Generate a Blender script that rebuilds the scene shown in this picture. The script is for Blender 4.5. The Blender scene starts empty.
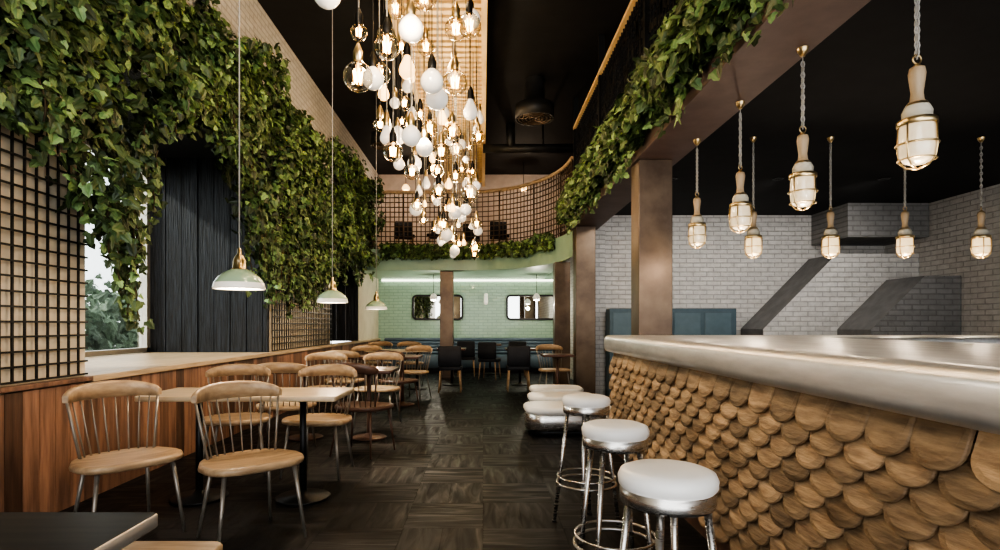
import bpy, math, random
from mathutils import Vector, Matrix, noise
R = random.Random(7)
scene = bpy.context.scene
PI = math.pi

# ------------------------------------------------------------------ materials
def new_mat(name):
    m = bpy.data.materials.new(name); m.use_nodes = True
    nt = m.node_tree
    return m, nt, nt.nodes['Principled BSDF']

def c4(c): return (c[0], c[1], c[2], 1)

def M(name, c1, c2=None, rough=.5, metal=0, scale=(5,5,5), nscale=1.0, bump=0.0, tone=False,
      emit=None, estr=0, detail=5, coat=0, rvar=0, lo=.35, hi=.65):
    m, nt, b = new_mat(name)
    b.inputs['Roughness'].default_value = rough
    b.inputs['Metallic'].default_value = metal
    if coat:
        b.inputs['Coat Weight'].default_value = coat
        b.inputs['Coat Roughness'].default_value = .15
    if emit:
        b.inputs['Emission Color'].default_value = c4(emit)
        b.inputs['Emission Strength'].default_value = estr
    if c2 is None: c2 = tuple(x*.85 for x in c1)
    tc = nt.nodes.new('ShaderNodeTexCoord'); mp = nt.nodes.new('ShaderNodeMapping')
    mp.inputs['Scale'].default_value = scale
    nt.links.new(tc.outputs['Object'], mp.inputs['Vector'])
    n = nt.nodes.new('ShaderNodeTexNoise'); n.inputs['Scale'].default_value = nscale
    n.inputs['Detail'].default_value = detail; n.inputs['Roughness'].default_value = .6
    nt.links.new(mp.outputs[0], n.inputs['Vector'])
    r = nt.nodes.new('ShaderNodeValToRGB')
    r.color_ramp.elements[0].position = lo; r.color_ramp.elements[0].color = c4(c1)
    r.color_ramp.elements[1].position = hi; r.color_ramp.elements[1].color = c4(c2)
    nt.links.new(n.outputs['Fac'], r.inputs['Fac'])
    out = r.outputs['Color']
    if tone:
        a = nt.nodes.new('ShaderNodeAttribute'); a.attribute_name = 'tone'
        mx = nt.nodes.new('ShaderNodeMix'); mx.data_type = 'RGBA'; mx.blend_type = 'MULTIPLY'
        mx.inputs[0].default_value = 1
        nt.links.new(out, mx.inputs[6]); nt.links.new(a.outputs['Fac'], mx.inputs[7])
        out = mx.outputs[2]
    nt.links.new(out, b.inputs['Base Color'])
    if rvar:
        mr = nt.nodes.new('ShaderNodeMapRange')
        mr.inputs['To Min'].default_value = max(0.03, rough-rvar); mr.inputs['To Max'].default_value = rough+rvar
        nt.links.new(n.outputs['Fac'], mr.inputs['Value']); nt.links.new(mr.outputs[0], b.inputs['Roughness'])
    if bump:
        bp = nt.nodes.new('ShaderNodeBump'); bp.inputs['Strength'].default_value = bump
        bp.inputs['Distance'].default_value = .02
        nt.links.new(n.outputs['Fac'], bp.inputs['Height']); nt.links.new(bp.outputs[0], b.inputs['Normal'])
    return m

def BR(name, c1, c2, mortar, axes, w, h, rough=.6, msize=.012, bump=.6, coat=0, offset=.5, nz=.25, metal=0, nsc=(9,9,9)):
    m, nt, b = new_mat(name)
    b.inputs['Roughness'].default_value = rough
    b.inputs['Metallic'].default_value = metal
    b.inputs['Coat Weight'].default_value = coat
    tc = nt.nodes.new('ShaderNodeTexCoord'); sp = nt.nodes.new('ShaderNodeSeparateXYZ'); cb = nt.nodes.new('ShaderNodeCombineXYZ')
    nt.links.new(tc.outputs['Object'], sp.inputs[0])
    nt.links.new(sp.outputs[axes[0]], cb.inputs[0]); nt.links.new(sp.outputs[axes[1]], cb.inputs[1])
    br = nt.nodes.new('ShaderNodeTexBrick')
    br.offset = offset
    br.inputs['Scale'].default_value = 1; br.inputs['Brick Width'].default_value = w
    br.inputs['Row Height'].default_value = h; br.inputs['Mortar Size'].default_value = msize
    br.inputs['Mortar Smooth'].default_value = .3
    br.inputs['Color1'].default_value = c4(c1); br.inputs['Color2'].default_value = c4(c2)
    br.inputs['Mortar'].default_value = c4(mortar)
    nt.links.new(cb.outputs[0], br.inputs['Vector'])
    mp = nt.nodes.new('ShaderNodeMapping'); mp.inputs['Scale'].default_value = nsc
    nt.links.new(tc.outputs['Object'], mp.inputs[0])
    n = nt.nodes.new('ShaderNodeTexNoise'); n.inputs['Scale'].default_value = 1; n.inputs['Detail'].default_value = 8
    n.inputs['Roughness'].default_value = .7
    nt.links.new(mp.outputs[0], n.inputs['Vector'])
    mx = nt.nodes.new('ShaderNodeMix'); mx.data_type = 'RGBA'; mx.blend_type = 'MULTIPLY'; mx.inputs[0].default_value = nz*2
    nt.links.new(br.outputs['Color'], mx.inputs[6]); nt.links.new(n.outputs['Fac'], mx.inputs[7])
    nt.links.new(mx.outputs[2], b.inputs['Base Color'])
    mt = nt.nodes.new('ShaderNodeMath'); mt.operation = 'MULTIPLY_ADD'; mt.inputs[1].default_value = -1; 
    nt.links.new(br.outputs['Fac'], mt.inputs[0]); nt.links.new(n.outputs['Fac'], mt.inputs[2])
    bp = nt.nodes.new('ShaderNodeBump'); bp.inputs['Strength'].default_value = bump; bp.inputs['Distance'].default_value = .014
    nt.links.new(mt.outputs[0], bp.inputs['Height']); nt.links.new(bp.outputs[0], b.inputs['Normal'])
    return m

def FLOOR(name):
    """dark charcoal parquet squares"""
    m, nt, b = new_mat(name); L_=nt.links.new; N=nt.nodes.new
    S=.48
    tc=N('ShaderNodeTexCoord'); mp=N('ShaderNodeMapping')
    L_(tc.outputs['Object'],mp.inputs[0])
    ck=N('ShaderNodeTexChecker'); ck.inputs['Scale'].default_value=1/S; ck.inputs['Color1'].default_value=(1,1,1,1); ck.inputs['Color2'].default_value=(0,0,0,1)
    off=N('ShaderNodeVectorMath'); off.operation='ADD'; off.inputs[1].default_value=(.0,.0,.2); L_(mp.outputs[0],off.inputs[0]); L_(off.outputs[0],ck.inputs[0])
    cols=[]; facs=[]; grs=[]
    for ax in (0,1):
        mm=N('ShaderNodeMapping')
        if ax: mm.inputs['Rotation'].default_value=(0,0,PI/2)
        L_(mp.outputs[0],mm.inputs[0])
        br=N('ShaderNodeTexBrick'); br.offset=0; br.inputs['Scale'].default_value=1
        br.inputs['Brick Width'].default_value=S; br.inputs['Row Height'].default_value=S/2; br.inputs['Mortar Size'].default_value=.004
        br.inputs['Color1'].default_value=(.006,.006,.0068,1); br.inputs['Color2'].default_value=(.016,.0158,.0165,1); br.inputs['Mortar'].default_value=(.0004,.0004,.0004,1)
        L_(mm.outputs[0],br.inputs['Vector'])
        gm=N('ShaderNodeMapping'); gm.inputs['Scale'].default_value=(2.5,16,1); L_(mm.outputs[0],gm.inputs[0])
        nz=N('ShaderNodeTexNoise'); nz.inputs['Scale'].default_value=1; nz.inputs['Detail'].default_value=6; nz.inputs['Distortion'].default_value=.8; L_(gm.outputs[0],nz.inputs['Vector'])
        cols.append(br.outputs['Color']); facs.append(br.outputs['Fac']); grs.append(nz.outputs['Fac'])
    mc=N('ShaderNodeMix'); mc.data_type='RGBA'; L_(ck.outputs['Fac'],mc.inputs[0]); L_(cols[0],mc.inputs[6]); L_(cols[1],mc.inputs[7])
    mg=N('ShaderNodeMix'); L_(ck.outputs['Fac'],mg.inputs[0]); L_(grs[0],mg.inputs[2]); L_(grs[1],mg.inputs[3])
    mf=N('ShaderNodeMix'); L_(ck.outputs['Fac'],mf.inputs[0]); L_(facs[0],mf.inputs[2]); L_(facs[1],mf.inputs[3])
    mr=N('ShaderNodeMapRange'); mr.inputs['From Min'].default_value=.35; mr.inputs['From Max'].default_value=.65; mr.inputs['To Min'].default_value=.4; mr.inputs['To Max'].default_value=1.6
    L_(mg.outputs[0],mr.inputs['Value'])
    sc=N('ShaderNodeVectorMath'); sc.operation='SCALE'; L_(mc.outputs[2],sc.inputs[0]); L_(mr.outputs[0],sc.inputs['Scale'])
    L_(sc.outputs[0],b.inputs['Base Color'])
    b.inputs['Specular IOR Level'].default_value=.28
    rr=N('ShaderNodeMapRange'); rr.inputs['From Min'].default_value=.3; rr.inputs['From Max'].default_value=.7; rr.inputs['To Min'].default_value=.34; rr.inputs['To Max'].default_value=.68; L_(mg.outputs[0],rr.inputs['Value']); L_(rr.outputs[0],b.inputs['Roughness'])
    sb=N('ShaderNodeMath'); sb.operation='SUBTRACT'; L_(mg.outputs[0],sb.inputs[0]); L_(mf.outputs[0],sb.inputs[1])
    bp=N('ShaderNodeBump'); bp.inputs['Strength'].default_value=.4; bp.inputs['Distance'].default_value=.008; L_(sb.outputs[0],bp.inputs['Height']); L_(bp.outputs[0],b.inputs['Normal'])
    return m

def GLASS(name, tint=(1,1,1), gl=.15):
    m = bpy.data.materials.new(name); m.use_nodes = True; nt = m.node_tree
    nt.nodes.clear()
    o = nt.nodes.new('ShaderNodeOutputMaterial'); t = nt.nodes.new('ShaderNodeBsdfTransparent')
    g = nt.nodes.new('ShaderNodeBsdfGlossy'); g.inputs['Roughness'].default_value = .03
    t.inputs[0].default_value = c4(tint)
    lw = nt.nodes.new('ShaderNodeLayerWeight'); lw.inputs[0].default_value = .35
    mth = nt.nodes.new('ShaderNodeMath'); mth.operation = 'MULTIPLY_ADD'
    mth.inputs[1].default_value = .7; mth.inputs[2].default_value = gl*.3
    mx = nt.nodes.new('ShaderNodeMixShader')
    nt.links.new(lw.outputs['Facing'], mth.inputs[0]); nt.links.new(mth.outputs[0], mx.inputs[0])
    nt.links.new(t.outputs[0], mx.inputs[1]); nt.links.new(g.outputs[0], mx.inputs[2])
    nt.links.new(mx.outputs[0], o.inputs[0])
    return m

m_floor = FLOOR('floor_dark_parquet')
m_ceil = M('ceiling_black', (.005,.005,.0065), (.009,.009,.011), rough=.75)
m_brickL = BR('cream_brick_x', (.8,.76,.7), (.74,.7,.64), (.58,.54,.49), (1,2), .24, .075, rough=.75, nz=.2)
m_creamL = M('cream_plaster', (.72,.64,.5), (.62,.54,.42), rough=.6, scale=(3,3,3))
m_brickY = BR('white_brick_y', (.8,.785,.77), (.71,.7,.69), (.55,.545,.54), (0,2), .24, .08, rough=.65, bump=1, nz=.27, msize=.008)
m_brickX = BR('white_brick_x', (.8,.785,.77), (.71,.7,.69), (.55,.545,.54), (1,2), .24, .08, rough=.65, bump=1, nz=.27, msize=.008)
m_green = BR('mint_brick', (.42,.6,.47), (.38,.55,.43), (.33,.47,.37), (0,2), .24, .08, rough=.3, coat=.4, bump=.4, nz=.15)
m_greenp = M('mint_paint', (.36,.53,.41), (.33,.49,.38), rough=.4)
m_pink = M('mezzanine_plaster', (.6,.5,.44), (.52,.43,.37), rough=.7)
m_black = M('black_metal', (.008,.008,.008), (.015,.015,.015), rough=.45, metal=.2)
m_blackwood = M('charred_wood', (.0015,.002,.003), (.03,.037,.052), rough=.5, scale=(26,26,1.3), nscale=2, bump=1, lo=.4, hi=.72)
m_bronze = M('bronze_brown', (.12,.085,.063), (.19,.14,.1), rough=.38, metal=.55, scale=(3,3,3), rvar=.08)
m_beam = M('beam_brown', (.15,.1,.09), (.2,.14,.125), rough=.5, metal=.1, scale=(3,3,3))
m_cage = M('cage_brown', (.12,.09,.065), (.17,.125,.09), rough=.45, metal=.4)
m_gold = M('golden_wood', (.88,.66,.36), (.74,.52,.26), rough=.5, scale=(8,1,8), nscale=2)
m_wains = M('wainscot_wood', (.28,.155,.1), (.14,.075,.05), rough=.5, scale=(9,9,.8), nscale=2.5, tone=True, bump=.2)
m_lwood = M('ledge_oak', (.62,.47,.31), (.44,.32,.2), rough=.4, scale=(9,.9,9), nscale=2.5, bump=.1)
m_tan = M('chair_tan_wood', (.54,.385,.235), (.33,.22,.13), rough=.36, scale=(2,14,8), nscale=2, bump=.05)
m_table = M('table_oak', (.64,.51,.35), (.46,.35,.22), rough=.32, scale=(1.2,12,6), nscale=2, bump=.05)
m_dtable = M('table_walnut', (.15,.08,.055), (.08,.04,.03), rough=.3, scale=(1.2,12,6), nscale=2)
m_blktable = M('table_charcoal', (.02,.02,.022), (.045,.042,.04), rough=.42, scale=(1.2,12,6), nscale=2)
m_frame = M('chair_frame_metal', (.34,.31,.27), (.26,.235,.2), rough=.35, metal=.55)
m_edge = M('metal_edge', (.62,.58,.52), (.54,.5,.45), rough=.35, metal=.6)
m_dframe = M('chair_dark_brown', (.15,.085,.06), (.09,.05,.037), rough=.35)
m_steel = M('brushed_steel', (.68,.66,.63), (.54,.52,.49), rough=.27, metal=.95, scale=(4,4,30), rvar=.06)
m_zinc = M('bar_steel', (.8,.8,.8), (.62,.62,.62), rough=.36, metal=.7, scale=(6,1.0,6), nscale=2.5, detail=8, rvar=.1, bump=.03)
m_scale = M('scale_wood', (.5,.35,.21), (.17,.105,.06), rough=.55, scale=(9,3.2,24), nscale=1.5, tone=True, bump=.6, detail=9, lo=.36, hi=.72)
m_white = M('white_leather', (.95,.94,.91), (.9,.89,.86), rough=.4)
m_brass = M('brass', (.7,.55,.32), (.56,.42,.23), rough=.28, metal=.95)
m_handle = M('lamp_wood', (.5,.38,.25), (.38,.28,.17), rough=.4, scale=(20,20,3))
m_ceramic = M('cream_ceramic', (.62,.58,.48), (.56,.52,.42), rough=.3)
m_jar = M('jar_glass_frosted', (.7,.62,.47), (.62,.54,.4), rough=.12, emit=(1,.7,.35), estr=1.1, coat=.8, scale=(14,14,14))
m_jaroff = M('jar_glass_milk', (.7,.65,.54), (.58,.53,.42), rough=.1, emit=(1,.74,.42), estr=.45, coat=.8, scale=(14,14,14))
m_wbulb = M('milk_glass', (.92,.9,.86), (.9,.88,.84), rough=.12, emit=(1,.93,.82), estr=.25, coat=.5)
m_glow = M('filament', (1,.7,.3), (1,.6,.25), rough=.5, emit=(1,.58,.2), estr=28)
m_amber = M('amber_glass_glow', (1,.8,.5), (1,.75,.42), rough=.2, emit=(1,.6,.24), estr=2.6)
m_glass = GLASS('clear_glass',(1,.95,.85))
m_wglass = GLASS('window_glass', (.97,1,.99), .05)
m_cord = M('cord_grey', (.5,.49,.46), (.4,.39,.37), rough=.6)
m_bcord = M('cord_black', (.02,.02,.02), (.03,.03,.03), rough=.6)
m_shade = M('enamel_mint', (.45,.6,.42), (.4,.54,.37), rough=.2, coat=.6)
m_shadew = M('enamel_white', (.9,.89,.85), (.87,.86,.82), rough=.2, coat=.6, emit=(1,.85,.6), estr=.25)
m_blue = M('blue_leather', (.12,.17,.22), (.09,.13,.17), rough=.45)
m_teal = M('teal_panel', (.08,.125,.155), (.06,.1,.125), rough=.45)
m_tealp = M('teal_panel_light', (.11,.165,.2), (.09,.14,.17), rough=.45)
m_navy = M('navy_fabric', (.015,.017,.024), (.025,.027,.035), rough=.7)
m_led = M('led_strip', (1,1,.9), (1,1,.9), emit=(1,.96,.8), estr=3.0)
m_mirror = M('mirror', (.85,.87,.86), (.85,.87,.86), rough=.02, metal=1)
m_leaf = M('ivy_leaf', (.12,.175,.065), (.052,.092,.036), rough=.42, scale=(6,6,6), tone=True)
m_leafy = M('garden_leaf', (.19,.26,.17), (.12,.17,.115), rough=.6, scale=(2,2,2), tone=True)
m_stem = M('ivy_stem', (.1,.07,.035), (.07,.05,.025), rough=.8)
m_ground = M('pavement', (.5,.5,.48), (.42,.42,.4), rough=.9)
m_gray = M('hood_gray', (.2,.2,.205), (.15,.15,.155), rough=.6, bump=.2)
m_gbrick = BR('gray_brick_y', (.36,.355,.36), (.3,.3,.3), (.25,.25,.25), (0,2), .24, .08, rough=.6, bump=.8, nz=.25)
m_gray_d = M('duct_gray', (.04,.04,.04), (.06,.06,.06), rough=.45, metal=.5)

# ------------------------------------------------------------------ builder
class B:
    def __init__(s): s.v=[]; s.f=[]; s.m=[]; s.sm=[]; s.t=[]; s.mats=[]
    def mi(s, m):
        if m not in s.mats: s.mats.append(m)
        return s.mats.index(m)
    def face(s, idx, m, smooth=False, tone=1.0):
        s.f.append(idx); s.m.append(s.mi(m)); s.sm.append(smooth); s.t.append(tone)
    def box(s, x0,x1,y0,y1,z0,z1, m, tone=1.0, T=None):
        n=len(s.v)
        P=[(x0,y0,z0),(x1,y0,z0),(x1,y1,z0),(x0,y1,z0),(x0,y0,z1),(x1,y0,z1),(x1,y1,z1),(x0,y1,z1)]
        if T is not None: P=[tuple(T@Vector(p)) for p in P]
        s.v+=P
        for q in ((0,3,2,1),(4,5,6,7),(0,1,5,4),(1,2,6,5),(2,3,7,6),(3,0,4,7)):
            s.face([n+i for i in q], m, False, tone)
    def rbox(s, x0,x1,y0,y1,z0,z1, r, m, m2=None, seg=5, ez=.008):
        def ring(inset, z):
            pts=[]; rr=max(r-inset,.001)
            for cx,cy,a0 in ((x1-r,y1-r,0),(x0+r,y1-r,90),(x0+r,y0+r,180),(x1-r,y0+r,270)):
                for k in range(seg+1):
                    a=math.radians(a0+90*k/seg); pts.append((cx+rr*math.cos(a),cy+rr*math.sin(a),z))
            return pts
        s.loft([ring(ez,z0),ring(0,z0+ez),ring(0,z1-ez),ring(ez,z1)], m, m2 or m)
    def loft(s, rings, m, mcap=None, smooth=True, close=True, caps=True, tone=1.0):
        n=len(s.v); k=len(rings[0])
        for r in rings: s.v+=[tuple(p) for p in r]
        for i in range(len(rings)-1):
            for j in range(k if close else k-1):
                a=n+i*k+j; b=n+i*k+(j+1)%k
                s.face([a,b,b+k,a+k], m, smooth, tone)
        if caps:
            s.face([n+j for j in range(k)][::-1], mcap or m, False, tone)
            s.face([n+(len(rings)-1)*k+j for j in range(k)], mcap or m, False, tone)
    def cyl(s, p0,p1,r0,r1=None, m=None, seg=10, caps=True):
        if r1 is None: r1=r0
        p0=Vector(p0); p1=Vector(p1); d=(p1-p0).normalized()
        u=d.orthogonal().normalized(); w=d.cross(u)
        s.loft([[p0+(u*math.cos(2*PI*i/seg)+w*math.sin(2*PI*i/seg))*r0 for i in range(seg)],
                [p1+(u*math.cos(2*PI*i/seg)+w*math.sin(2*PI*i/seg))*r1 for i in range(seg)]], m, caps=caps)
    def lathe(s, prof, c, m, seg=20, caps=False, smooth=True, k=1.0):
        n=len(s.v); cx,cy,cz=c
        for p in prof:
            for i in range(seg):
                a=2*PI*i/seg; s.v.append((cx+p[0]*k*math.cos(a),cy+p[0]*k*math.sin(a),cz+p[1]*k))
        for i in range(len(prof)-1):
            mm = prof[i][2] if len(prof[i])>2 else m
            for j in range(seg):
                a=n+i*seg+j; b=n+i*seg+(j+1)%seg
                s.face([a,b,b+seg,a+seg], mm, smooth)
    def tube(s, pts, r, m, seg=6, closed=False):
        pts=[Vector(p) for p in pts]; n=len(pts); rings=[]
        prev=None
        for i,p in enumerate(pts):
            a=pts[(i-1)%n] if (closed or i>0) else p
            b=pts[(i+1)%n] if (closed or i<n-1) else p
            d=(b-a).normalized()
            if prev is None: u=d.orthogonal().normalized()
            else:
                u=prev-d*prev.dot(d); u.normalize()
            prev=u; w=d.cross(u)
            rr=r[i] if isinstance(r,(list,tuple)) else r
            rings.append([p+(u*math.cos(2*PI*k/seg)+w*math.sin(2*PI*k/seg))*rr for k in range(seg)])
        if closed: rings.append(rings[0])
        s.loft(rings, m, caps=not closed)
    def ring(s, c, R_, r, m, seg=24, n=6):
        s.tube([(c[0]+R_*math.cos(2*PI*i/seg),c[1]+R_*math.sin(2*PI*i/seg),c[2]) for i in range(seg)], r, m, n, True)
    def mesh(s, name):
        me=bpy.data.meshes.new(name); me.from_pydata(s.v,[],s.f)
        for m in s.mats: me.materials.append(m)
        me.polygons.foreach_set('material_index', s.m)
        me.polygons.foreach_set('use_smooth', s.sm)
        a=me.attributes.new('tone','FLOAT','FACE'); a.data.foreach_set('value', s.t)
        me.update(); return me
    def obj(s, name, loc=(0,0,0), rz=0, bevel=0):
        o=bpy.data.objects.new(name, s.mesh(name)); scene.collection.objects.link(o)
        o.location=loc; o.rotation_euler[2]=rz
        if bevel:
            md=o.modifiers.new('bevel','BEVEL'); md.width=bevel; md.segments=3; md.limit_method='ANGLE'
        return o
def inst(name, me, loc, rz=0, sc=1):
    o=bpy.data.objects.new(name, me); scene.collection.objects.link(o)
    o.location=loc; o.rotation_euler[2]=rz; o.scale=(sc,sc,sc); return o
def simple(name, *a, **k):
    bev=k.pop('bevel',0); b=B(); b.box(*a,**k); return b.obj(name,bevel=bev)

L=2.8; LB=4.34; CZ=5.25; YE=15.0; CB=3.16
# ------------------------------------------------------------------ room shell
simple('floor', -4.6,7.2,-3,15.2,-.12,0, m_floor)
simple('ceiling', -4.6,7.2,-3,15.2,CZ,CZ+.1, m_ceil)
b=B()
b.box(-L-.15,-L,-3,15,0,.82, m_creamL)
b.box(-L-.15,-L,-3,15,3.4,CZ, m_brickL)
b.box(-L-.15,-L,-3,3.94,.82,3.4, m_creamL)
b.box(-L-.15,-L,7.35,10.25,.82,3.4, m_creamL)
b.box(-L-.15,-L,12.6,15,.82,3.4, m_creamL)
b.obj('wall_left')
b=B()
b.box(-LB-.2,-LB,3.84,7.45,0,.85, m_creamL)
b.box(-LB-.2,-LB,3.84,7.45,3.25,3.5, m_creamL)
b.box(-LB-.2,-L-.15,3.8,3.94,0,3.5, m_creamL)
b.box(-LB-.2,-L-.15,3.84,12.7,3.4,3.5, m_blackwood)
b.box(-LB-.2,-LB,7.45,12.7,0,3.4, m_blackwood)
b.obj('wall_left_recess')
b=B()
x=-LB; i=0
while x<-L-.01:
    x2=min(x+.21,-L); b.box(x+.005,x2-.005,7.29-R.uniform(0,.015),7.35,.86,3.4,m_blackwood); x=x2; i+=1
b.box(-LB,-L-.15,7.35,7.4,.0,3.4,m_black)
x=-LB
while x<-L-.01:
    x2=min(x+.21,-L); b.box(x+.005,x2-.005,12.55,12.6,.86,3.4,m_blackwood); x=x2
b.obj('wall_charred_panel')
b=B()
for y0,y1 in ((3.94,4.0),(7.2,7.27),(5.6,5.66)): b.box(-LB-.08,-LB+.02,y0,y1,.87,3.25,m_edge)
b.box(-LB-.08,-LB+.02,3.94,7.27,.87,.93,m_edge); b.box(-LB-.08,-LB+.02,3.94,7.27,3.19,3.25,m_edge)
b.box(-LB-.045,-LB-.04,4.0,7.2,.93,3.19,m_wglass)
b.obj('window_1')
b=B(); b.box(-LB,-L+.06,3.94,7.27,.82,.865,m_lwood); b.box(-L-.1,-L+.06,7.27,15,.82,.865,m_lwood)
b.box(-L,-L+.06,-3,3.94,.83,.86,m_wains)
b.obj('trim_ledge', bevel=.005)
b=B(); y=-3
while y<15:
    w=.13; b.box(-L,-L+.03,y+.002,y+w-.002,.0,.82,m_wains,tone=R.uniform(.45,1.8)); y+=w
b.obj('wall_wainscot')
def grid(b,X,y0,y1,z0,z1,st,r,m):
    y=y0
    while y<=y1+1e-4: b.box(X-r,X+r,y-r,y+r,z0,z1,m); y+=st
    z=z0
    while z<=z1+1e-4: b.box(X-r+.004,X+r+.004,y0,y1,z-r,z+r,m); z+=st
b=B(); grid(b,-L+.025,.6,3.92,.88,3.4,.09,.006,m_black); b.obj('wall_grid_panel')
b=B(); grid(b,-L+.025,7.37,10.25,.88,3.4,.09,.006,m_black); b.obj('wall_grid_panel')
b=B(); b.box(-L-.15,2.1,YE,YE+.15,0,2.95,m_green); b.box(-L-.15,7.2,YE,YE+.15,2.95,CZ,m_pink); b.obj('wall_end')
b=B(); b.box(2.0,2.12,9.9,YE,0,CB,m_brickX); b.box(1.96,2.14,9.82,9.95,0,CB,m_brickY); b.obj('wall_partition')
simple('wall_bar_back', 2.12,7.2,9.9,10.05,0,CB, m_brickY)
simple('wall_right', 7.1,7.25,-3,15,0,CZ, m_brickX)

# ------------------------------------------------------------------ mezzanine
path=[(-L,12.6)]+[(-L+.2*i,12.6) for i in range(1,12)]
for i in range(13):
    t=i/12; a=t*PI/2
    path.append((-.4+2.0*math.sin(a), 10.0+2.6*math.cos(a)))
b=B()
rb=[(p[0],p[1],2.45) for p in path]+[(1.6,YE,2.45),(-L,YE,2.45)]
rt=[(p[0],p[1],2.93) for p in path]+[(1.6,YE,2.93),(-L,YE,2.93)]
nn=len(b.v); k=len(rb); b.v+=rb+rt
b.face([nn+i for i in range(k)],m_greenp); b.face([nn+k+i for i in range(k)],m_beam)
for i in range(k): b.face([nn+i,nn+(i+1)%k,nn+k+(i+1)%k,nn+k+i],m_greenp if i<k-3 else m_beam)
b.obj('mezzanine_floor')
simple('ceiling_bar', 2.0,7.1,-3,YE,CB,CB+.1, m_ceil)
b=B(); b.box(1.55,2.0,-3,9.98,2.89,3.1,m_beam); b.box(1.62,2.0,9.98,YE,2.89,3.1,m_beam); b.box(1.98,2.0,-3,9.82,3.1,CB+.1,m_beam)
b.obj('beam_mezzanine', bevel=.006)
for (x0,x1,y0,y1,z1) in ((1.57,1.91,5.64,5.94,2.89),(1.57,1.9,9.45,9.75,2.89),(1.4,1.7,10.9,11.2,2.45),(-.98,-.68,12.75,13.05,2.45)):
    b=B(); b.box(x0,x1,y0,y1,0,z1,m_bronze); b.box(x0-.02,x1+.02,y0-.02,y1+.02,0,.05,m_bronze); b.obj('column',bevel=.008)
b=B()
def resample(P,st):
    out=[Vector((*P[0],0))]; 
    for i in range(len(P)-1):
        a=Vector((*P[i],0)); c=Vector((*P[i+1],0)); l=(c-a).length; m_=max(1,round(l/st))
        for j in range(1,m_+1): out.append(a.lerp(c,j/m_))
    return out
pts=resample(path,.11)
for i,p in enumerate(pts): b.cyl((p.x,p.y+.06,2.93),(p.x,p.y+.06,4.2),.013 if i%10 else .025,m=m_cage,seg=4)
z=3.0
while z<4.2:
    b.tube([(p.x,p.y+.06,z) for p in pts],.013,m_cage,4); z+=.11
b.tube([(p.x,p.y+.06,4.22) for p in pts],.04,m_lwood,6)
b.obj('mezzanine_cage_railing')
b=B()
y=-1.0
while y<10.0:
    b.box(1.64,1.66,y-.006,y+.006,3.1,4.7,m_black); y+=.09
z=3.13
while z<4.7:
    b.box(1.645,1.655,-1,10,z-.006,z+.006,m_black); z+=.09
for y in (-1,1.2,3.4,5.6,7.8,9.95): b.box(1.61,1.69,y-.03,y+.03,3.1,CZ,m_black)
for i in range(420):
    y=R.uniform(-.8,9.8); z=R.uniform(3.3,4.6); s_=R.uniform(.04,.12)
    T=Matrix.Translation((1.65,y,z))@Matrix.Rotation(R.uniform(0,PI),4,'X')
    b.box(-.006,.006,-s_,s_,-s_*.35,s_*.35,m_black,T=T)
b.box(1.6,1.69,-1,9.95,4.69,4.74,m_gold)
b.obj('mezzanine_side_railing')

# ------------------------------------------------------------------ ceiling pergola
b=B()
b.box(-1.1,-1.03,1.0,14.8,4.88,5.06,m_gold); b.box(-.02,.05,1.0,14.8,4.88,5.06,m_gold)
y=1.1
while y<14.7:
    b.box(-1.03,-.02,y,y+.08,4.95,5.0,m_gold); y+=.15
for y in (2,5,8,11,14):
    b.box(-1.09,-1.05,y,y+.04,5.06,CZ,m_black); b.box(0,.04,y,y+.04,5.06,CZ,m_black)
b.obj('ceiling_wood_trellis')

def vent(r):
    b=B()
    b.lathe([(r*.5,.65),(r*.5,.3),(r,.22),(r,.0),(r*.93,.0),(r*.93,.06),(.0,.06)],(0,0,0),m_gray_d,24)
    for q in (.25,.45,.65,.82): b.ring((0,0,.01),r*q,.012,m_cage,24,5)
    for a in range(6): b.cyl((0,0,.01),(r*.93*math.cos(a*PI/3),r*.93*math.sin(a*PI/3),.01),.008,m=m_cage,seg=4)
    return b
vent(.32).obj('ceiling_vent',(.85,9.2,4.6))
vent(.28).obj('ceiling_vent',(-1.85,10.6,4.6))
b=B(); b.cyl((-.0,11.2,4.75),(1.9,11.2,4.75),.09,m=m_gray_d,seg=14)
b.cyl((.55,11.2,4.75),(.55,11.2,5.24),.09,m=m_gray_d,seg=14)
b.cyl((1.2,11.2,4.75),(1.2,11.2,5.24),.02,m=m_black,seg=8)
b.obj('ceiling_duct')

# ------------------------------------------------------------------ bar
b=B(); b.box(1.2,2.8,.15,5.6,.955,1.12,m_zinc); o=b.obj('bar_counter_top')
md=o.modifiers.new('bev','BEVEL'); md.width=.05; md.segments=6; md.limit_method='ANGLE'
for p in o.data.polygons: p.use_smooth=True
b=B(); b.box(2.81,6.2,4.6,5.6,.955,1.12,m_zinc); b.box(2.82,6.15,4.75,5.45,0,.955,m_dtable); b.obj('bar_counter_return',bevel=.04)
b=B(); b.box(1.31,2.7,.3,5.52,0,.955,m_dtable); b.box(1.27,1.31,.3,5.52,.0,.1,m_dtable)
def scale_tile(b,yc,zt,w,h,tn):
    N=11; r=w/2; c=.68
    out=[(-r,0),(-r,-(h-r*c))]
    for i in range(1,N): 
        a=PI+PI*i/N; out.append((r*math.cos(a),-(h-r*c)+r*c*math.sin(a)))
    out+=[(r,-(h-r*c)),(r,0)]
    tw=R.uniform(-.004,.004)
    def P(o,ins,dep):
        res=[]
        for (u,v) in o:
            uu=u*(1-ins); vv=-h*.5+(v+h*.5)*(1-ins)
            t=-v/h
            res.append((1.305-.008-t*.05-dep+tw*u/r, yc+uu, zt+vv))
        return res
    rings=[P(out,0,0),P(out,0,.009),P(out,.04,.013),P(out,.3,.015)]
    b.loft(rings,m_scale,smooth=False,tone=tn)
rowp=.074; w=.2; z=.985; row=0
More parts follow.
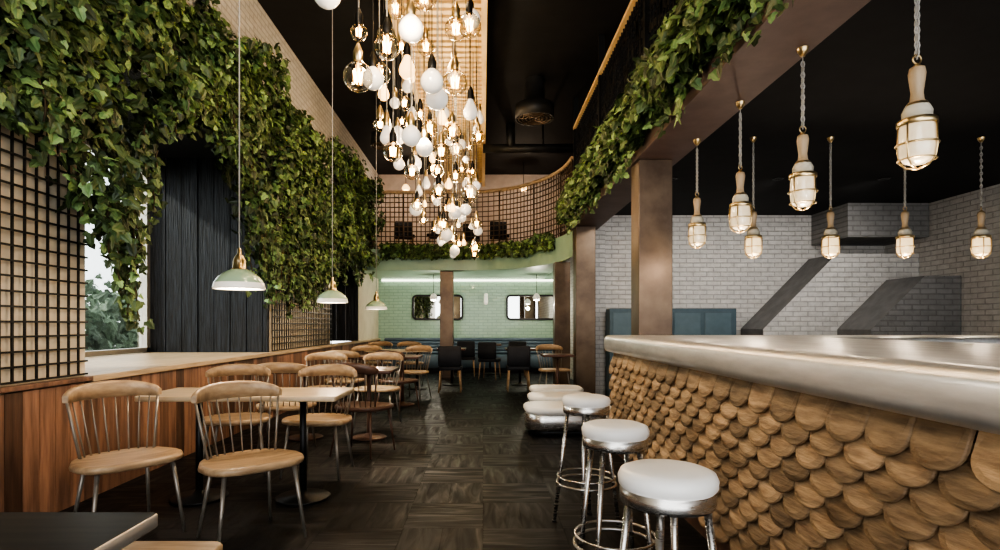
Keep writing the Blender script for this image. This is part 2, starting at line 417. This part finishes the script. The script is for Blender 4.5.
while z>.2:
    y=.35+(w/2 if row%2 else 0)
    while y<5.46:
        scale_tile(b,y+R.uniform(-.003,.003),z-R.uniform(0,.006),w*.985,.165,R.uniform(.6,1.35)); y+=w
    z-=rowp; row+=1
b.obj('bar_counter')

def stool_mesh():
    b=B()
    b.lathe([(.0,.68),(.12,.68,m_steel),(.137,.685,m_steel),(.14,.695,m_steel),(.14,.728,m_steel),(.136,.731,m_white),(.144,.74,m_white),(.146,.762,m_white),(.138,.78,m_white),(.115,.789,m_white),(.06,.794,m_white),(.0,.795)],(0,0,0),m_steel,36)
    for i in range(4):
        a=PI/4+i*PI/2; c,s_=math.cos(a),math.sin(a)
        b.cyl((c*.112,s_*.112,.69),(c*.195,s_*.195,0),.012,.01,m_steel,10)
        b.cyl((c*.1945,s_*.1945,.0),(c*.1965,s_*.1965,.012),.015,m=m_black,seg=10)
    b.ring((0,0,.26),.178,.008,m_steel,32); b.ring((0,0,.3),.174,.006,m_steel,32)
    return b.mesh('bar_stool')
sm=stool_mesh()
for i,(x,y,rz) in enumerate(((.556,1.69,.3),(.58,2.46,.1),(.63,3.42,.5))): inst('bar_stool',sm,(x,y,0),rz)

# ------------------------------------------------------------------ caged bar lamps
def cage_lamp(top, jar, k):
    b=B()
    b.lathe([(0,.012),(.03,.016),(.06,.03),(.078,.06),(.083,.11),(.08,.2),(.074,.23)],(0,0,0),jar,20,k=k)
    b.lathe([(.085,.215),(.09,.22),(.09,.245),(.085,.25),(.066,.254,m_ceramic),(.068,.29,m_ceramic),(.055,.32,m_brass),(.046,.335,m_handle),(.032,.35,m_handle),(.028,.39,m_handle),(.034,.44,m_handle),(.04,.49,m_handle),(.034,.52,m_brass),(.02,.53,m_brass),(.012,.54,m_brass),(0,.545)],(0,0,0),m_brass,20,k=k)
    for i in range(4):
        a=i*PI/2+.4; c,s_=math.cos(a)*k,math.sin(a)*k
        b.tube([(c*.09,s_*.09,.22*k),(c*.092,s_*.092,.1*k),(c*.083,s_*.083,.04*k),(c*.053,s_*.053,.006*k),(0,0,-.008*k)],.0045,m_brass,6)
    b.ring((0,0,.12*k),.092*k,.0045,m_brass,24,6); b.ring((0,0,.04*k),.084*k,.0035,m_brass,24,5)
    h=.565*k
    b.tube([(.02*math.cos(t*PI/6),0,h+.02*math.sin(t*PI/6)) for t in range(12)],.004,m_brass,5,True)
    z=h+.015; i=0
    while z<top-.08:
        ax=(1,0) if i%2 else (0,1)
        b.tube([(ax[0]*.011*math.cos(t*PI/4),ax[1]*.011*math.cos(t*PI/4),z+.02*math.sin(t*PI/4)+.015) for t in range(8)],.004,m_cord,4,True)
        z+=.033; i+=1
    b.cyl((0,0,h),(0,0,top),.0035,m=m_cord,seg=5)
    b.lathe([(0,top-.05),(.012,top-.05),(.03,top-.02),(.034,top)],(0,0,0),m_brass,16)
    return b.mesh('caged_pendant_lamp')
def plight(name,loc,e,col,r=.04):
    l=bpy.data.lights.new(name,'POINT'); l.energy=e; l.color=col; l.shadow_soft_size=r
    o=bpy.data.objects.new(name,l); o.location=loc; scene.collection.objects.link(o); return o
cm1=cage_lamp(2.89-1.92,m_jaroff,.85); cm2=cage_lamp(CB-1.92,m_jar,.9)
WARM=(1,.8,.6)
for x,y in ((1.93,2.49),(1.93,3.38),(1.93,4.2),(1.93,5.05)):
    inst('caged_pendant_lamp',cm1,(x,y,1.92),R.uniform(0,1)); plight('added_mezz_glow',(x,y,1.82),4,WARM)
for x in (2.8,3.6,4.37,5.16):
    inst('caged_pendant_lamp',cm2,(x,5.8,1.92),R.uniform(0,1)); plight('added_mezz_glow',(x,5.8,1.8),7,(1,.82,.62))
for x in (2.5,3.9,5.3):  # spots with housings, added to brighten the brick wall behind the bar
    b=B(); b.lathe([(.0,-.005),(.05,-.005,m_black),(.05,-.01,m_black),(.07,-.012,m_black),(.075,0,m_black)],(0,0,0),m_black,20)
    b.obj('added_wall_spot_housing',(x,7.4,CB))
    l=bpy.data.lights.new('added_wall_spot','SPOT'); l.energy=90; l.color=(1,.95,.87); l.spot_size=1.9; l.spot_blend=.9; l.shadow_soft_size=.1
    o=bpy.data.objects.new('added_wall_spot',l); o.location=(x,7.4,CB-.04); scene.collection.objects.link(o)
    o.rotation_euler=Vector((0,.8,-.6)).to_track_quat('-Z','Y').to_euler()

def dome(top):
    b=B()
    k=.93
    b.lathe([(.165,.01),(.175,0,m_shadew),(.175,.012,m_shadew),(.168,.045,m_shade),(.145,.085,m_shade),(.1,.12,m_shade),(.062,.14,m_brass),(.045,.15,m_brass),(.042,.2,m_brass),(.03,.235,m_brass),(.014,.25,m_brass),(.012,.29,m_brass),(0,.3)],(0,0,0),m_shadew,32,k=k)
    b.lathe([(.165,.01),(.15,.06),(.1,.105),(0,.12)],(0,0,0),m_shadew,32,k=k)
    b.lathe([(0,.03),(.03,.04),(.04,.065),(.03,.09),(.02,.11)],(0,0,0),m_amber,16)
    b.cyl((0,0,.27),(0,0,top),.005,m=m_cord,seg=6)
    return b.mesh('dome_pendant_lamp')
dm=dome(CZ-1.455)
for x,y in ((-1.61,3.7),(-1.6,5.95),(-1.62,8.5)):
    inst('dome_pendant_lamp',dm,(x,y,1.455)); plight('added_mezz_glow',(x,y,1.43),16,WARM)

# ------------------------------------------------------------------ bulb cluster
b=B()
def bulb(b,x,y,z,kind,r):
    if kind=='white':
        pr=[(r*math.sin(t*PI/9),r-r*math.cos(t*PI/9)) for t in range(0,8)]+[(r*.3,r*2.1)]
        b.lathe(pr,(x,y,z),m_wbulb,16); top=z+2.1*r
    elif kind in('pear','wpear'):
        pr=[(0,0),(r*.55,.1*r),(r*.92,.55*r),(r,1.05*r),(r*.85,1.6*r),(r*.55,2.2*r),(r*.36,2.7*r),(r*.3,2.9*r)]
        b.lathe(pr,(x,y,z),m_wbulb if kind=='wpear' else m_amber,16); top=z+2.9*r
    else:
        pr=[(r*math.sin(t*PI/9),r-r*math.cos(t*PI/9)) for t in range(0,8)]+[(r*.3,r*2.1)]
        b.lathe(pr,(x,y,z),m_glass,18); top=z+2.1*r
        for k in range(6):
            a=k*2*PI/6; c,s_=math.cos(a),math.sin(a)
            b.cyl((x+c*r*.2,y+s_*r*.2,z+r*.6),(x+c*r*.32,y+s_*r*.32,z+r*1.45),.0036,m=m_glow,seg=4)
        b.lathe([(0,r*1.05),(r*.12,r*1.1),(r*.08,r*2.0)],(x,y,z),m_amber,8)
    b.lathe([(.024,-.01),(.028,0),(.028,.05),(.02,.07),(.008,.1)],(x,y,top),m_brass if R.random()<.6 else m_black,12)
    b.cyl((x,y,top+.08),(x,y,4.97),.004,m=m_cord if R.random()<.5 else m_bcord,seg=4)
placed=[]
for (px,py,d,kind,r) in ((327,8,3.2,'white',.08),(358,92,3.2,'clear',.085),(373,90,3.6,'white',.07),(387,60,3.5,'clear',.08),(411,42,3.3,'white',.075),(393,162,4.2,'clear',.075),(411,146,4.0,'white',.07),(345,-60,3.3,'clear',.08),(370,-20,3.1,'pear',.06),(424,10,3.4,'clear',.08),(412,180,5.0,'clear',.07),(437,110,3.9,'white',.08),(455,95,4.1,'clear',.09)):
    s_=560/d; x=(px-483)/s_; z=1.22+(325-py)/s_; placed.append((x,d,z,r,kind)); bulb(b,x,d,z,kind,r)
tries=0
while len(placed)<140 and tries<9000:
    tries+=1
    y=3.3+8.2*R.random()**.9; x=R.uniform(-.98,-.04)
    z=2.45+1.9*R.random()**1.25
    r=R.choice((.055,.065,.075,.085,.095))
    if any((x-p[0])**2+(y-p[1])**2<(.09)**2 or ((x-p[0])**2+(y-p[1])**2+(z-p[2])**2<(r+p[3]+.1)**2) for p in placed): continue
    kind=R.choice(('white','white','white','clear','clear','clear','clear','pear','wpear'))
    if 'pear' in kind: r*=.72
    placed.append((x,y,z,r,kind)); bulb(b,x,y,z,kind,r)
b.obj('pendant_bulb_cluster')
for y in (3.2,4.6,6.0,7.4,8.8,10.2):
    for z,e in ((2.9,25),(4.2,24)):
        plight('bulb_glow',(-.5+R.uniform(-.15,.15),y+R.uniform(-.3,.3),z),e,(1,.78,.52),.09)

# ------------------------------------------------------------------ chairs
def chair_mesh(name, seatm, frm, crestm):
    b=B()
    N=28
    def outline(s_,z,dish=0):
        pts=[]
        for i in range(N):
            a=2*PI*i/N; c,sn=math.cos(a),math.sin(a)
            ex=.62
            xx=.28*s_*math.copysign(abs(c)**ex,c); yy=.225*s_*math.copysign(abs(sn)**ex,sn)
            if yy>0: xx*=1-.25*(yy/.225)
            pts.append((xx,yy,z))
        return pts
    b.loft([outline(.93,.42),outline(.985,.428),outline(1.0,.445),outline(.98,.46),outline(.9,.463),outline(.6,.455),outline(.25,.452)],seatm)
    for sx in (-1,1):
        b.cyl((sx*.19,-.15,.43),(sx*.24,-.2,0),.013,.009,frm,10)
        b.cyl((sx*.16,.14,.43),(sx*.21,.23,0),.013,.009,frm,10)
    def arc(t):
        a=t*1.25
        return Vector((.25*math.sin(a)/math.sin(1.25), .12+.16*math.cos(a), 0))
    rings=[]
    K=20
    for i in range(K+1):
        t=-1+2*i/K; p=arc(t); q=arc(t+.01)-arc(t-.01); q.normalize(); nrm=Vector((q.y,-q.x,0))
        hh=.02+.03*(1-t**2)**.6; zc=.80+.03*(1-t*t); th=.013
        rings.append([p+nrm*th+Vector((0,0,zc-hh)),p-nrm*th+Vector((0,0,zc-hh)),p-nrm*th*1.2+Vector((0,0,zc+hh*.7)),p-nrm*th*.5+Vector((0,0,zc+hh)),p+nrm*th*.5+Vector((0,0,zc+hh)),p+nrm*th*1.2+Vector((0,0,zc+hh*.7))])
    b.loft(rings,crestm)
    n=10
    for i in range(n):
        t=-.93+1.86*i/(n-1); p=arc(t); 
        a=t*1.15; bx=.2*math.sin(a)/math.sin(1.15); by=.04+.15*math.cos(a)
        b.cyl((bx,by,.45),(p.x,p.y,.80),.009 if i in (0,n-1) else .005,.008 if i in (0,n-1) else .004,frm,6)
    return b.mesh(name)
ch=chair_mesh('dining_chair',m_tan,m_frame,m_tan)
chd=chair_mesh('dining_chair_dark',m_dframe,m_dframe,m_dframe)
chairs=[(-2.07,3.25,.9,ch),(-1.33,3.2,.75,ch),(-2.05,4.65,.3,ch),(-1.35,4.62,-.1,ch),
 (-1.95,6.85,.1,ch),(-1.28,6.85,-.15,ch),(-1.15,5.35,PI-.3,chd),(-1.9,5.4,PI+.1,ch),
 (-1.95,9.3,.1,ch),(-1.15,9.25,-.4,ch),(-1.2,7.85,PI-.5,chd),(-1.95,7.85,PI,ch),(-2.15,11.55,0,ch),(-1.5,11.5,.2,ch),
 (1.22,9.7,.3,ch)]
for x,y,rz,me in chairs: inst('dining_chair',me,(x,y,0),rz)

def table(name,x0,x1,y0,y1,top,edge,leg,z=.75,th=.035,ped=2):
    b=B(); cx,cy=(x0+x1)/2,(y0+y1)/2; w=(x1-x0)/2; d=(y1-y0)/2
    b.rbox(-w,w,-d,d,z-th,z,.02,edge,top,ez=.004)
    P=[(-w*.55,0),(w*.55,0)] if ped==2 else [(0,0)]
    for px,py in P:
        b.cyl((px,py,.03),(px,py,z-th),.025,.022,leg,14)
        b.lathe([(.18,0),(.19,.01),(.18,.018),(.05,.03),(.025,.06)],(px,py,0),leg,20)
        b.lathe([(.02,z-th-.04),(.12,z-th-.01),(.12,z-th)],(px,py,0),leg,16)
    return b.obj(name,(cx,cy,0))
table('dining_table',-2.3,-.97,3.68,4.22,m_table,m_table,m_black)
table('dining_table',-2.2,-.95,5.75,6.35,m_dtable,m_dtable,m_dframe)
table('dining_table',-2.2,-.95,8.25,8.85,m_dtable,m_dtable,m_dframe)
table('dining_table',-2.2,-.98,10.35,10.95,m_table,m_table,m_black)
table('dining_table',-2.3,-.81,.72,1.41,m_blktable,m_edge,m_black)
table('dining_table',.95,1.45,8.8,9.25,m_dtable,m_dtable,m_dframe,ped=1)
b=B(); b.rbox(-.25,.25,-.15,.15,.42,.455,.04,m_tan)
for sx in (-1,1):
    for sy in (-1,1): b.cyl((sx*.19,sy*.1,.42),(sx*.22,sy*.13,0),.016,.012,m_frame,8)
b.obj('wooden_stool',(-1.16,1.84,0))
def dchair():
    b=B(); b.rbox(-.22,.22,-.21,.21,.4,.47,.06,m_navy)
    b.rbox(-.21,.21,.17,.23,.47,.84,.025,m_navy,ez=.02)
    for sx in (-1,1):
        for sy in (-1,1): b.cyl((sx*.17,sy*.16,.41),(sx*.2,sy*.2,0),.018,.012,m_tan,8)
    return b.mesh('upholstered_chair')
dc=dchair()
for x,y,rz in ((-.6,10.3,PI),(.65,10.35,PI),(-.4,13.35,PI),(.8,13.2,PI),(.15,12.6,PI-.3)): inst('upholstered_chair',dc,(x,y,0),rz)
for x,y,rz in ((-1.9,13.6,.3),(-1.1,13.5,-.2),(.4,13.6,.1),(-.3,13.9,0)): inst('upholstered_chair',dc,(x,y,2.93),rz)
table('bistro_table',-.92,-.35,11.1,11.65,m_dtable,m_dtable,m_black,ped=1)
table('bistro_table',.45,1.05,11.1,11.65,m_dtable,m_dtable,m_black,ped=1)
table('bistro_table',-.1,.45,13.6,14.15,m_dtable,m_dtable,m_black,ped=1)

b=B(); b.rbox(-2.6,1.9,14.25,14.8,.12,.45,.04,m_blue); b.box(-2.55,1.85,14.35,14.8,0,.12,m_black)
for i in range(5):
    z=.46+i*.085; b.rbox(-2.6,1.9,14.72,14.9,z,z+.08,.03,m_blue,ez=.02)
b.obj('blue_banquette')
def mirror(x0,x1):
    b=B(); cx=(x0+x1)/2; z0,z1=1.35,2.03; r=.12
    def rr(ins,y):
        P=[]
        for px,pz,a0 in ((x1-r,z1-r,0),(x0+r,z1-r,90),(x0+r,z0+r,180),(x1-r,z0+r,270)):
            for k in range(6):
                a=math.radians(a0+18*k); P.append((px+(r-ins)*math.cos(a)-cx,y,pz+(r-ins)*math.sin(a)))
        return P
    b.loft([rr(0,0),rr(0,-.06),rr(.05,-.06),rr(.05,-.03)],m_black,m_mirror,smooth=False)
    b.obj('wall_mirror',(cx,14.99,0))
mirror(-1.89,-.53); mirror(.62,1.95)
simple('trim_led_light', -2.7,1.95,14.9,14.96,2.39,2.43, m_led)
b=B()
b.lathe([(0,0),(.05,.02),(.06,.08),(.05,.3),(0,.32)],(0,0,0),m_wbulb,14); b.box(-.03,.03,0,.1,.12,.2,m_brass)
b.obj('wall_sconce',(0.08,14.88,1.75))
for x in (-1.2,1.3):
    b=B(); b.lathe([(0,0),(.07,.02),(.1,.09),(.06,.16),(.02,.19)],(0,0,0),m_wbulb,14); b.cyl((0,0,.18),(0,0,.65),.006,m=m_black,seg=5)
    b.obj('added_mezz_globe_lamp',(x,13.6,1.8)); plight('added_mezz_glow',(x,13.6,1.7),36,(1,.92,.76))
for x in (-1.9,1.0):  # upper globes and their point lights are added to brighten the mezzanine
    b=B(); b.lathe([(0,0),(.07,.02),(.1,.09),(.06,.16),(.02,.19)],(0,0,0),m_amber,14); b.cyl((0,0,.18),(0,0,CZ-4.5),.006,m=m_black,seg=5)
    b.obj('added_mezz_globe_lamp',(x,13.8,4.5)); plight('added_mezz_glow',(x,13.8,4.4),28,(1,.8,.6))

for i,(y,x0) in enumerate(((6.1,.48),(7.05,.6),(7.95,.7))):
    b=B(); b.rbox(x0,1.45,y,y+.62,.06,.24,.2,m_steel,ez=.01,seg=8); b.rbox(x0-.01,1.46,y-.01,y+.63,.24,.31,.21,m_white,ez=.02,seg=8); b.rbox(x0+.06,1.39,y+.06,y+.56,0,.06,.15,m_black)
    b.obj('low_bench')

b=B(); b.box(2.15,4.3,9.5,9.81,0,1.5,m_teal)
for i in range(4): 
    x=2.2+i*.52; b.box(x,x+.45,9.48,9.5,.95,1.43,m_tealp)
b.obj('teal_cabinet',bevel=.01)
def hood(name,P,y0,y1,m,mt):
    b=B()
    b.loft([[(p[0],y0,p[1]) for p in P],[(p[0],y1,p[1]) for p in P]],mt,m,smooth=False); b.obj(name)
hood('extractor_hood',[(4.55,0),(4.55,1.15),(5.75,2.38),(7.09,2.38),(7.09,0)],9.1,9.89,m_brickY,m_gray)
hood('extractor_hood',[(5.75,0),(5.75,1.15),(6.55,1.95),(7.09,1.95),(7.09,0)],8.3,9.09,m_gbrick,m_gray)
b=B(); b.box(5.8,7.09,8.9,9.89,2.62,CB,m_gbrick); b.obj('trim_soffit')

# ------------------------------------------------------------------ ivy
HALF=[(0,0),(.3,-.15),(.55,.12),(.34,.3),(.32,.62),(0,1)]
def leaf(V,F,T,pos,n,tip,s,tone):
    side=n.cross(tip)
    k=len(V)
    for (u,v) in HALF: V.append(tuple(pos+side*(u*s)+tip*(v*s)-n*(u*s*.35+v*v*s*.2)))
    for (u,v) in HALF[1:-1]: V.append(tuple(pos-side*(u*s)+tip*(v*s)-n*(u*s*.35+v*v*s*.2)))
    F.append([k,k+1,k+2,k+3,k+4,k+5]); F.append([k,k+5,k+9,k+8,k+7,k+6]); T+= [tone,tone*.93]
def rv(a): return Vector((R.gauss(0,a),R.gauss(0,a),R.gauss(0,a)))
def finish(name,V,F,T,mat,stems=None):
    b=B(); b.v=V; b.mi(mat); b.f=F; b.m=[0]*len(F); b.sm=[False]*len(F); b.t=T
    if stems:
        for s_ in stems: b.tube(s_,.006,m_stem,4)
    return b.obj(name)
def add(V,F,T,pos,out,smin=.05,smax=.1,tone=None,down=1):
    n=(out+rv(.55)).normalized(); tip=Vector((0,0,-down))+rv(.55); tip=tip-n*tip.dot(n); tip.normalize()
    leaf(V,F,T,pos,n,tip,R.uniform(smin,smax),tone if tone else R.choice((.4,.7,1,1.3,1.8,3.0)))
LO=[(0,2.45),(3.25,2.4),(3.6,2.25),(3.85,1.8),(4.2,1.65),(4.42,2.4),(4.8,3.05),(5.6,3.1),(6.1,2.85),(6.5,2.15),(6.9,1.85),(7.6,1.8),(8.6,1.95),(9.5,2.2),(10.0,2.6),(10.4,2.5),(13,2.6),(14.5,3)]
def interp(T_,y):
    for i in range(len(T_)-1):
        if T_[i][0]<=y<=T_[i+1][0]:
            t=(y-T_[i][0])/(T_[i+1][0]-T_[i][0]); return T_[i][1]*(1-t)+T_[i+1][1]*t
    return T_[-1][1]
V,F,T=[],[],[]; stems=[]
cnt=0
while cnt<23500:
    y=1.6+11.8*R.random(); 
    lo=interp(LO,y)+.3*noise.noise(Vector((y*3.1,0,3)))+.25*noise.noise(Vector((y*9,5,3)))
    hi=4.3+.35*noise.noise(Vector((y*1.3,8,1)))+.2*noise.noise(Vector((y*5,8,1)))
    if 9.5<y<10.2 : hi-=1.0
    if y>10.2: hi+=.25
    z=R.uniform(lo,hi)
    if y<4 and z>3.7 and R.random()<.6: continue
    den=noise.noise(Vector((y*2.2,z*2.2,0)))*1.1+.65
    if z<lo+.3: den-=.1
    if R.random()>den: continue
    thick=.1+.5*max(0,noise.noise(Vector((y*1.7,z*1.7,9)))+.35)
    x=-L+.03+thick*R.random()**.7
    if 3.94<y<7.3 and z<3.4: x-=R.uniform(0,.15)
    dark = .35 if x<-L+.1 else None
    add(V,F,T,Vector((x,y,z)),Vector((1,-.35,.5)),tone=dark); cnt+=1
for i in range(200):
    y=R.uniform(2.2,13); lo=interp(LO,y)
    z=lo+.35; x=-L+R.uniform(.08,.3); P=[]
    n=R.randint(5,17)
    if y<3.6 or 4.3<y<6.4: n=R.randint(3,9)
    for k in range(n):
        P.append((x,y,z)); z-=.05; x+=R.uniform(-.015,.015); y+=R.uniform(-.02,.02)
        for q in range(2): add(V,F,T,Vector((x+R.uniform(-.04,.04),y+R.uniform(-.05,.05),z)),Vector((1,-.4,.3)),.045,.085)
    if len(P)>2: stems.append(P)
finish('ivy_wall',V,F,T,m_leaf,stems)
V,F,T=[],[],[]; stems=[]
for i in range(10000):
    y=R.uniform(1.5,9.9); nz=noise.noise(Vector((y*1.8,2,2))); 
    lo=3.04-.14*max(0,noise.noise(Vector((y*4,1,7)))); hi=3.6+.3*nz
    z=lo+(hi-lo)*R.random()**1.1
    x=1.55-.32*R.random()*(1-abs(z-3.25)*1.3)+ (R.uniform(0,.08) if z>3.14 else 0)
    if x>1.53 and z<3.11: x=1.53
    add(V,F,T,Vector((x,y,z)),Vector((-1,-.4,.6)))
for i in range(40):
    y=R.uniform(1.8,9.8); x=1.48; z=3.05
    for k in range(R.randint(2,6)):
        z-=.05; x-=.01
        for q in range(2): add(V,F,T,Vector((x+R.uniform(-.03,.03),y+R.uniform(-.05,.05),z)),Vector((-1,-.4,.3)),.05,.09)
finish('ivy_beam',V,F,T,m_leaf)
V,F,T=[],[],[]
pp=[p for p in pts if -2.3<p.x<1.4]
for i in range(3800):
    p=R.choice(pp); z=R.uniform(2.75,3.02)+.1*noise.noise(Vector((p.x*3,1,1)))
    add(V,F,T,Vector((p.x-R.uniform(0,.06),p.y-R.uniform(.05,.2),z)),Vector((-.3,-1,.5)),.06,.11)
finish('ivy_mezzanine',V,F,T,m_leaf)

# ------------------------------------------------------------------ outside
simple('ground_outside', -40,-4.6,-20,40,-.2,-.1, m_ground)
V,F,T=[],[],[]
for i in range(9000):
    y=R.uniform(3,24); x=-R.uniform(7.5,9.5)
    hi=1.9+1.0*noise.noise(Vector((y*.8,0,0)))+.6*noise.noise(Vector((y*2.3,4,0)))
    z=R.uniform(0,1)**.8*hi
    add(V,F,T,Vector((x,y,z)),Vector((1,-.5,.6)),.12,.24,tone=R.uniform(.6,1.6))
finish('garden_hedge',V,F,T,m_leafy)

# ------------------------------------------------------------------ light
w=bpy.data.worlds.new('sky'); scene.world=w; w.use_nodes=True
bg=w.node_tree.nodes['Background']; bg.inputs[0].default_value=(.97,.985,1,1); bg.inputs[1].default_value=3.3
s=bpy.data.lights.new('sun','SUN'); s.energy=5; s.angle=.05; s.color=(1,.95,.86)
so=bpy.data.objects.new('sun',s); scene.collection.objects.link(so)
so.rotation_euler=Vector((1.0,.55,-.75)).to_track_quat('-Z','Y').to_euler()

cam=bpy.data.cameras.new('camera'); co=bpy.data.objects.new('camera',cam); scene.collection.objects.link(co)
co.location=(0,0,1.22); co.rotation_euler=(PI/2,0,0)
cam.sensor_width=36; cam.lens=20.16; cam.shift_x=.017; cam.shift_y=.05; cam.clip_start=.05
scene.camera=co
try:
    scene.view_settings.look='AgX - High Contrast'
except Exception as e: print(e)
